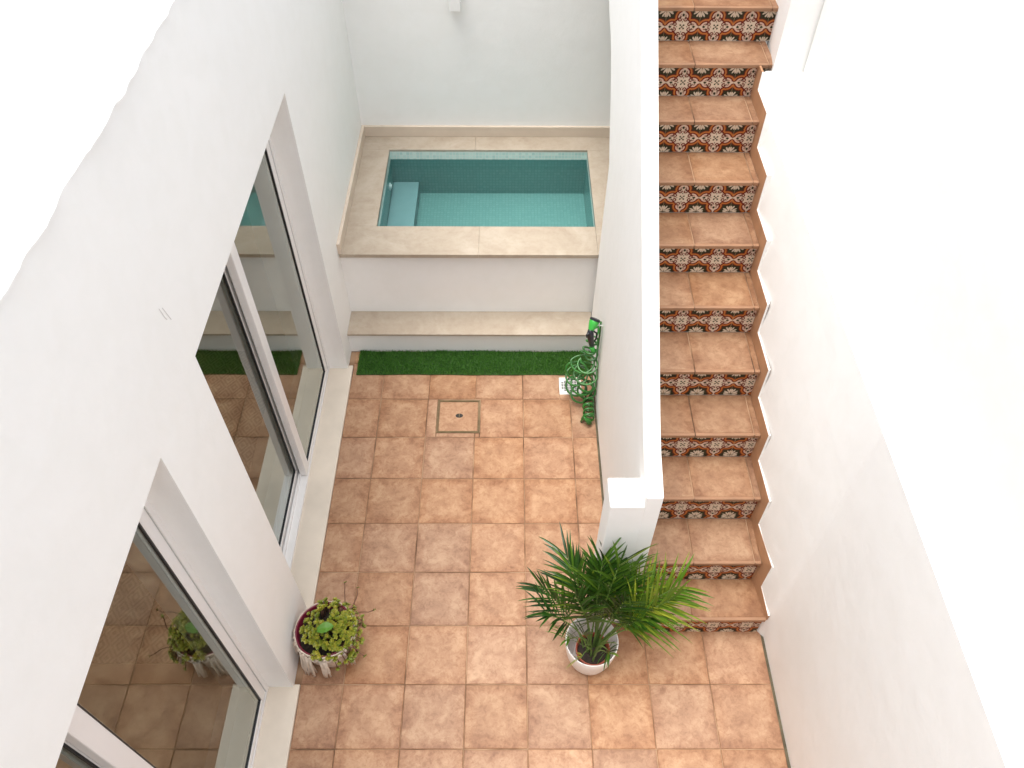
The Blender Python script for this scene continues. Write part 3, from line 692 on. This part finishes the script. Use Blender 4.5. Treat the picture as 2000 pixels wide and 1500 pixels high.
def frond(az, lean, L, droop, tone, twist):
    """rachis rising from the soil then arching outward; returns one mesh with leaflets"""
    m = MB(); base = Vector((NC.x+.09*math.cos(az)+random.gauss(0, .03), NC.y+.09*math.sin(az)+random.gauss(0, .03), .60))
    pts = []; p = base.copy(); n_ = 26; el = math.pi/2-lean*.35
    out = Vector((math.cos(az), math.sin(az), 0)); side = Vector((-math.sin(az), math.cos(az), 0)); bend = random.gauss(0, .2)
    for k in range(n_+1):
        t_ = k/n_; pts.append(p.copy())
        e = el-(lean*.65*min(1, t_*1.8)+droop*t_*t_)
        d = (out*math.cos(e)+Vector((0, 0, 1))*math.sin(e)+side*bend*t_*.5).normalized(); p += d*(L/n_)
    tube_into(m, [tuple(q) for q in pts], [.013*(1-.7*k/n_)+.003 for k in range(n_+1)], 6, 1)
    nl = 20
    for k in range(nl):
        t_ = .36+.64*(k+.5)/nl; f = t_*n_; i = min(int(f), n_-1); q = pts[i].lerp(pts[i+1], f-i); tg = (pts[i+1]-pts[i]).normalized()
        nrm = tg.cross(side).normalized(); nrm = -nrm if nrm.z < 0 else nrm
        sd_ = (side*math.cos(twist)+nrm*math.sin(twist)).normalized(); nr = tg.cross(sd_).normalized(); nr = -nr if nr.z < 0 else nr
        ll = L*(.43*(1-.50*abs(t_-.6)*1.5))*random.uniform(.85, 1.1)
        if q.z < 1.36 or (q.y < PC.y and q.z < 1.6): continue
        for s_ in (-1, 1):
            fwd = .72+.60*(t_-.36)/.64+random.gauss(0, .10)
            d0 = (sd_*s_*math.cos(fwd*.9)+tg*math.sin(fwd*.9)+nr*random.uniform(.15, .5)).normalized(); wd = random.uniform(.015, .022)
            pp = q.copy(); rows = []; ns = 6; lr = min(1, max(0, tone+random.gauss(0, .16)))
            for z_ in range(ns+1):
                u = z_/ns; dd = (d0-Vector((0, 0, 1))*(u*u*random.uniform(.45, .85))).normalized()
                wv = tg.cross(dd).cross(dd).normalized() if False else dd.cross(nr).normalized()
                ww = wd*(math.sin(math.pi*min(1, u*.92+.08))**.75)*(1.0 if u < .6 else 1)
                if z_ == ns: ww = .001
                rows.append((pp-wv*ww+nr*ww*.35, pp.copy(), pp+wv*ww+nr*ww*.35)); pp += dd*(ll/ns)
            vs = [v for r_ in rows for v in r_]; fs = []
            for z_ in range(ns): a = z_*3; fs += [(a, a+1, a+4, a+3), (a+1, a+2, a+5, a+4)]
            m.add(vs, fs, 0, lr)
    return m
specs = []
K = 21
for k in range(K):
    az = 2*math.pi*k*.381966+.4; ring_ = (k+.5)/K; back = math.sin(az)
    lean = .06+.60*ring_**.9; L = (1.42+.42*random.random()-.1*ring_)*(1+.14*back)
    if back < -.3: lean *= .30; L *= .84
    if math.cos(az) > .3: L *= .92
    specs.append((az, lean, L, .35+.55*ring_, .15+.70*random.random(), random.uniform(-.9, .9)))
specs += [(1.15, .35, 1.75, .35, .25, .5), (.15, .48, 1.75, .40, .85, .3), (.5, .52, 1.70, .35, .9, -.3), (1.75, .18, 2.0, .3, .4, -.2), (1.35, .12, 2.25, .35, .5, .6), (.05, .50, 2.05, .30, .8, .9), (.38, .50, 2.1, .35, .7, .2), (1.0, .40, 1.9, .5, .6, -.8)]
for s_ in specs:
    frond(*s_).build('frond', [M_leaf, M_stem], palm, smooth=False, fix=False)

# ------------------------------------------------------------------ succulent pot by the pier
SC = Vector((-3.27, .62, 0))
sp_ = empty('succulent_pot', tuple(SC), 'round pot with maroon rim wrapped in a cream macrame cover by the house wall', 'plant pot')
mb = MB(); lathe_into(mb, [(0, 0), (.30, 0), (.34, .03), (.41, .30), (.455, .62), (.465, .76), (.455, .77), (.44, .76), (.43, .60), (.41, .5)], SC, 56)
mb.build('pot_body', simple('maroon_glaze', (.16, .012, .03), .35, .1, 6), sp_, smooth=True)
M_cord = simple('cream_cotton', (.62, .53, .44), .95, .12, 20, .8, 60)
mb = MB(); lathe_into(mb, [(.31, -.0), (.352, .03), (.424, .30), (.468, .60), (.478, .72), (.488, .755), (.472, .765), (.468, .74)], SC, 72, wob=lambda a, j: .012*math.sin(9*a+j*.7)+.006*math.sin(23*a+2*j))
mb.build('cover', M_cord, sp_, smooth=True)
mb = MB()
for k in range(26):      # knotted swags round the rim
    a = 2*math.pi*k/26; c0 = SC+Vector((.492*math.cos(a), .492*math.sin(a), .70)); a_2 = a+2*math.pi/26; c1 = SC+Vector((.492*math.cos(a_2), .492*math.sin(a_2), .70))
    mid = (c0+c1)/2-Vector((0, 0, .10)); tube_into(mb, [tuple(c0), tuple(c0.lerp(mid, .5)-Vector((0, 0, .03))), tuple(mid), tuple(c1.lerp(mid, .5)-Vector((0, 0, .03))), tuple(c1)], .017, 6)
    tube_into(mb, [tuple(c0+Vector((0, 0, .03))), tuple(c0), tuple(c0-Vector((0, 0, .035)))], [.012, .028, .012], 6)
for az, ln in ((-2.25, .62), (-2.1, .66), (-2.38, .55), (-1.55, .50), (-1.48, .46), (-.75, .44), (-.62, .5), (-2.9, .5), (-1.95, .58)):
    for q in range(5):
        a = az+random.gauss(0, .03); c0 = SC+Vector((.49*math.cos(a), .49*math.sin(a), .66)); e = SC+Vector(((.50+random.uniform(.0, .07))*math.cos(a+random.gauss(0, .05)), (.50+random.uniform(0, .07))*math.sin(a+random.gauss(0, .05)), max(.03, .66-ln)))
        tube_into(mb, [tuple(c0), tuple(c0.lerp(e, .35)+Vector((random.gauss(0, .008), random.gauss(0, .008), 0))), tuple(c0.lerp(e, .7)+Vector((random.gauss(0, .01), random.gauss(0, .01), 0))), tuple(e)], [.016, .02, .017, .012], 6)
mb.build('macrame_cord', M_cord, sp_, smooth=True)
mb = MB(); lathe_into(mb, [(0, .60), (.2, .60), (.425, .585)], SC, 40, wob=lambda a, j: .01*math.sin(4*a)); mb.build('soil', M_soil, sp_, smooth=True)
suc = empty('succulent_plant', (SC.x, SC.y, .6), 'low yellow-green succulent spilling over the pot by the house wall', 'succulent')
M_suc, t, b = mat('succulent_leaf'); at = t.nodes.new('ShaderNodeAttribute'); at.attribute_name = 'rnd'
t.links.new(ramp(t, at.outputs['Fac'], [(0, (.06, .11, .010)), (.5, (.19, .225, .018)), (1, (.36, .32, .04))]).outputs[0], b.inputs['Base Color']); b.inputs['Roughness'].default_value = .35
M_twig = simple('brown_stem', (.15, .07, .04), .7, .2, 20)
def petal(m, c, d, up_, L, W, rnd):
    sd_ = d.cross(up_).normalized(); rows = []
    for u, w_, h in ((0, .25, 0), (.35, .8, .12), (.7, 1.0, .20), (.92, .62, .20), (1.0, .12, .18)):
        p = c+d*(L*u)+up_*(L*h); rows.append((p-sd_*W*w_, p+up_*(W*.28*w_)*-1, p+sd_*W*w_))
    vs = [v for r_ in rows for v in r_]; fs = []
    for z_ in range(4): a = z_*3; fs += [(a, a+1, a+4, a+3), (a+1, a+2, a+5, a+4)]
    m.add(vs, fs, 0, rnd)
def rosette(m, c, nrm, size, tone):
    nrm = nrm.normalized(); x = nrm.orthogonal().normalized(); y = nrm.cross(x); a0 = random.random()*6
    for lay, (nn_, tilt, sc_) in enumerate(((5, .25, 1.0), (4, .7, .75))):
        for q in range(nn_):
            a = a0+lay*.6+2*math.pi*q/nn_; d = ((x*math.cos(a)+y*math.sin(a))*math.cos(tilt)+nrm*math.sin(tilt)).normalized()
            petal(m, c, d, (nrm-d*nrm.dot(d)).normalized(), size*sc_*random.uniform(.85, 1.1), size*.36*sc_, min(1, max(0, tone+random.gauss(0, .14)+.12*lay)))
mf = MB(); ms = MB()
for k in range(380):
    a = random.random()*6.283; r_ = .49*math.sqrt(random.random()); p = SC+Vector((r_*math.cos(a)+.02, r_*math.sin(a), .76+.13*(1-(r_/.5)**2)+random.uniform(-.05, .06)))
    if math.cos(a) < -.35 and r_ > .37: continue
    if math.hypot(p.x-(SC.x+.02), p.y-(SC.y+.20)) < .10 and random.random() < .8: continue
    rosette(mf, p, Vector((.5*math.cos(a)*r_*2, .5*math.sin(a)*r_*2-.15, 1)), random.uniform(.032, .048), random.uniform(.3, .85))
    if k % 3 == 0: tube_into(ms, [tuple(SC+Vector((r_*.8*math.cos(a), r_*.8*math.sin(a), .6))), tuple(p)], .008, 5)
for k in range(80):      # trailing over the right-hand rim
    a = random.uniform(-1.15, 1.15); out = random.uniform(.44, .60); z = .72-(out-.44)*random.uniform(.4, 2.2)
    p = SC+Vector((out*math.cos(a), out*math.sin(a), z)); rosette(mf, p, Vector((math.cos(a), math.sin(a), .8)), random.uniform(.036, .058), random.uniform(.25, .75))
    tube_into(ms, [tuple(SC+Vector((.36*math.cos(a), .36*math.sin(a), .66))), tuple(SC+Vector((.45*math.cos(a), .45*math.sin(a), .74))), tuple(p)], .009, 5)
for (dx, dy, zz, pts_) in ((.42, .42, .8, 3), (.52, .32, .78, 2), (.56, -.02, .62, 3), (.50, -.34, .55, 3), (.30, .50, .82, 2)):
    p0 = SC+Vector((dx*.75, dy*.75, .7)); p = p0.copy(); path = [tuple(p0)]
    dirn = Vector((dx, dy, .25)).normalized()
    for q in range(5):
        dirn = (dirn+Vector((random.gauss(0, .35), random.gauss(0, .35), random.gauss(.05, .2)))).normalized(); p = p+dirn*.085; path.append(tuple(p))
    tube_into(ms, path, .0085, 5); rosette(mf, p, dirn, .03, .3); rosette(mf, p+Vector((.02, .02, -.01)), dirn, .025, .4)
mf.build('foliage', M_suc, suc, smooth=True, fix=False); ms.build('stem', M_twig, suc, smooth=True)
ml = MB(); rows = []
for q in range(9):
    u = q/8; w_ = .085*math.sin(math.pi*min(1, u*.9+.08))**.8*(1+.12*(q % 2)); p = Vector((SC.x-.06+.26*u, SC.y-.12+.05*u, 1.0+.03*math.sin(u*3))); rows.append([p+Vector((0, -w_, .02)), p, p+Vector((0, w_, .02))])
vs = [v for r_ in rows for v in r_]; fs = []
for z_ in range(8): a = z_*3; fs += [(a, a+3, a+4, a+1), (a+1, a+4, a+5, a+2)]
ml.add(vs, fs, 0, .2); ml.build('broad_leaf', simple('mid_green_leaf', (.075, .20, .014), .5), suc, fix=False)

# ------------------------------------------------------------------ unseen wall behind the viewer, added for bounced light, low to let light in
mb = MB(); mb.box(-3.75, 5.0, -6.9, -6.3, 0, 3.2)
setp(mb.build('bounce_wall', M_wall), 'unseen white plastered wall on the near side, added to bounce light, below the viewer', 'wall')
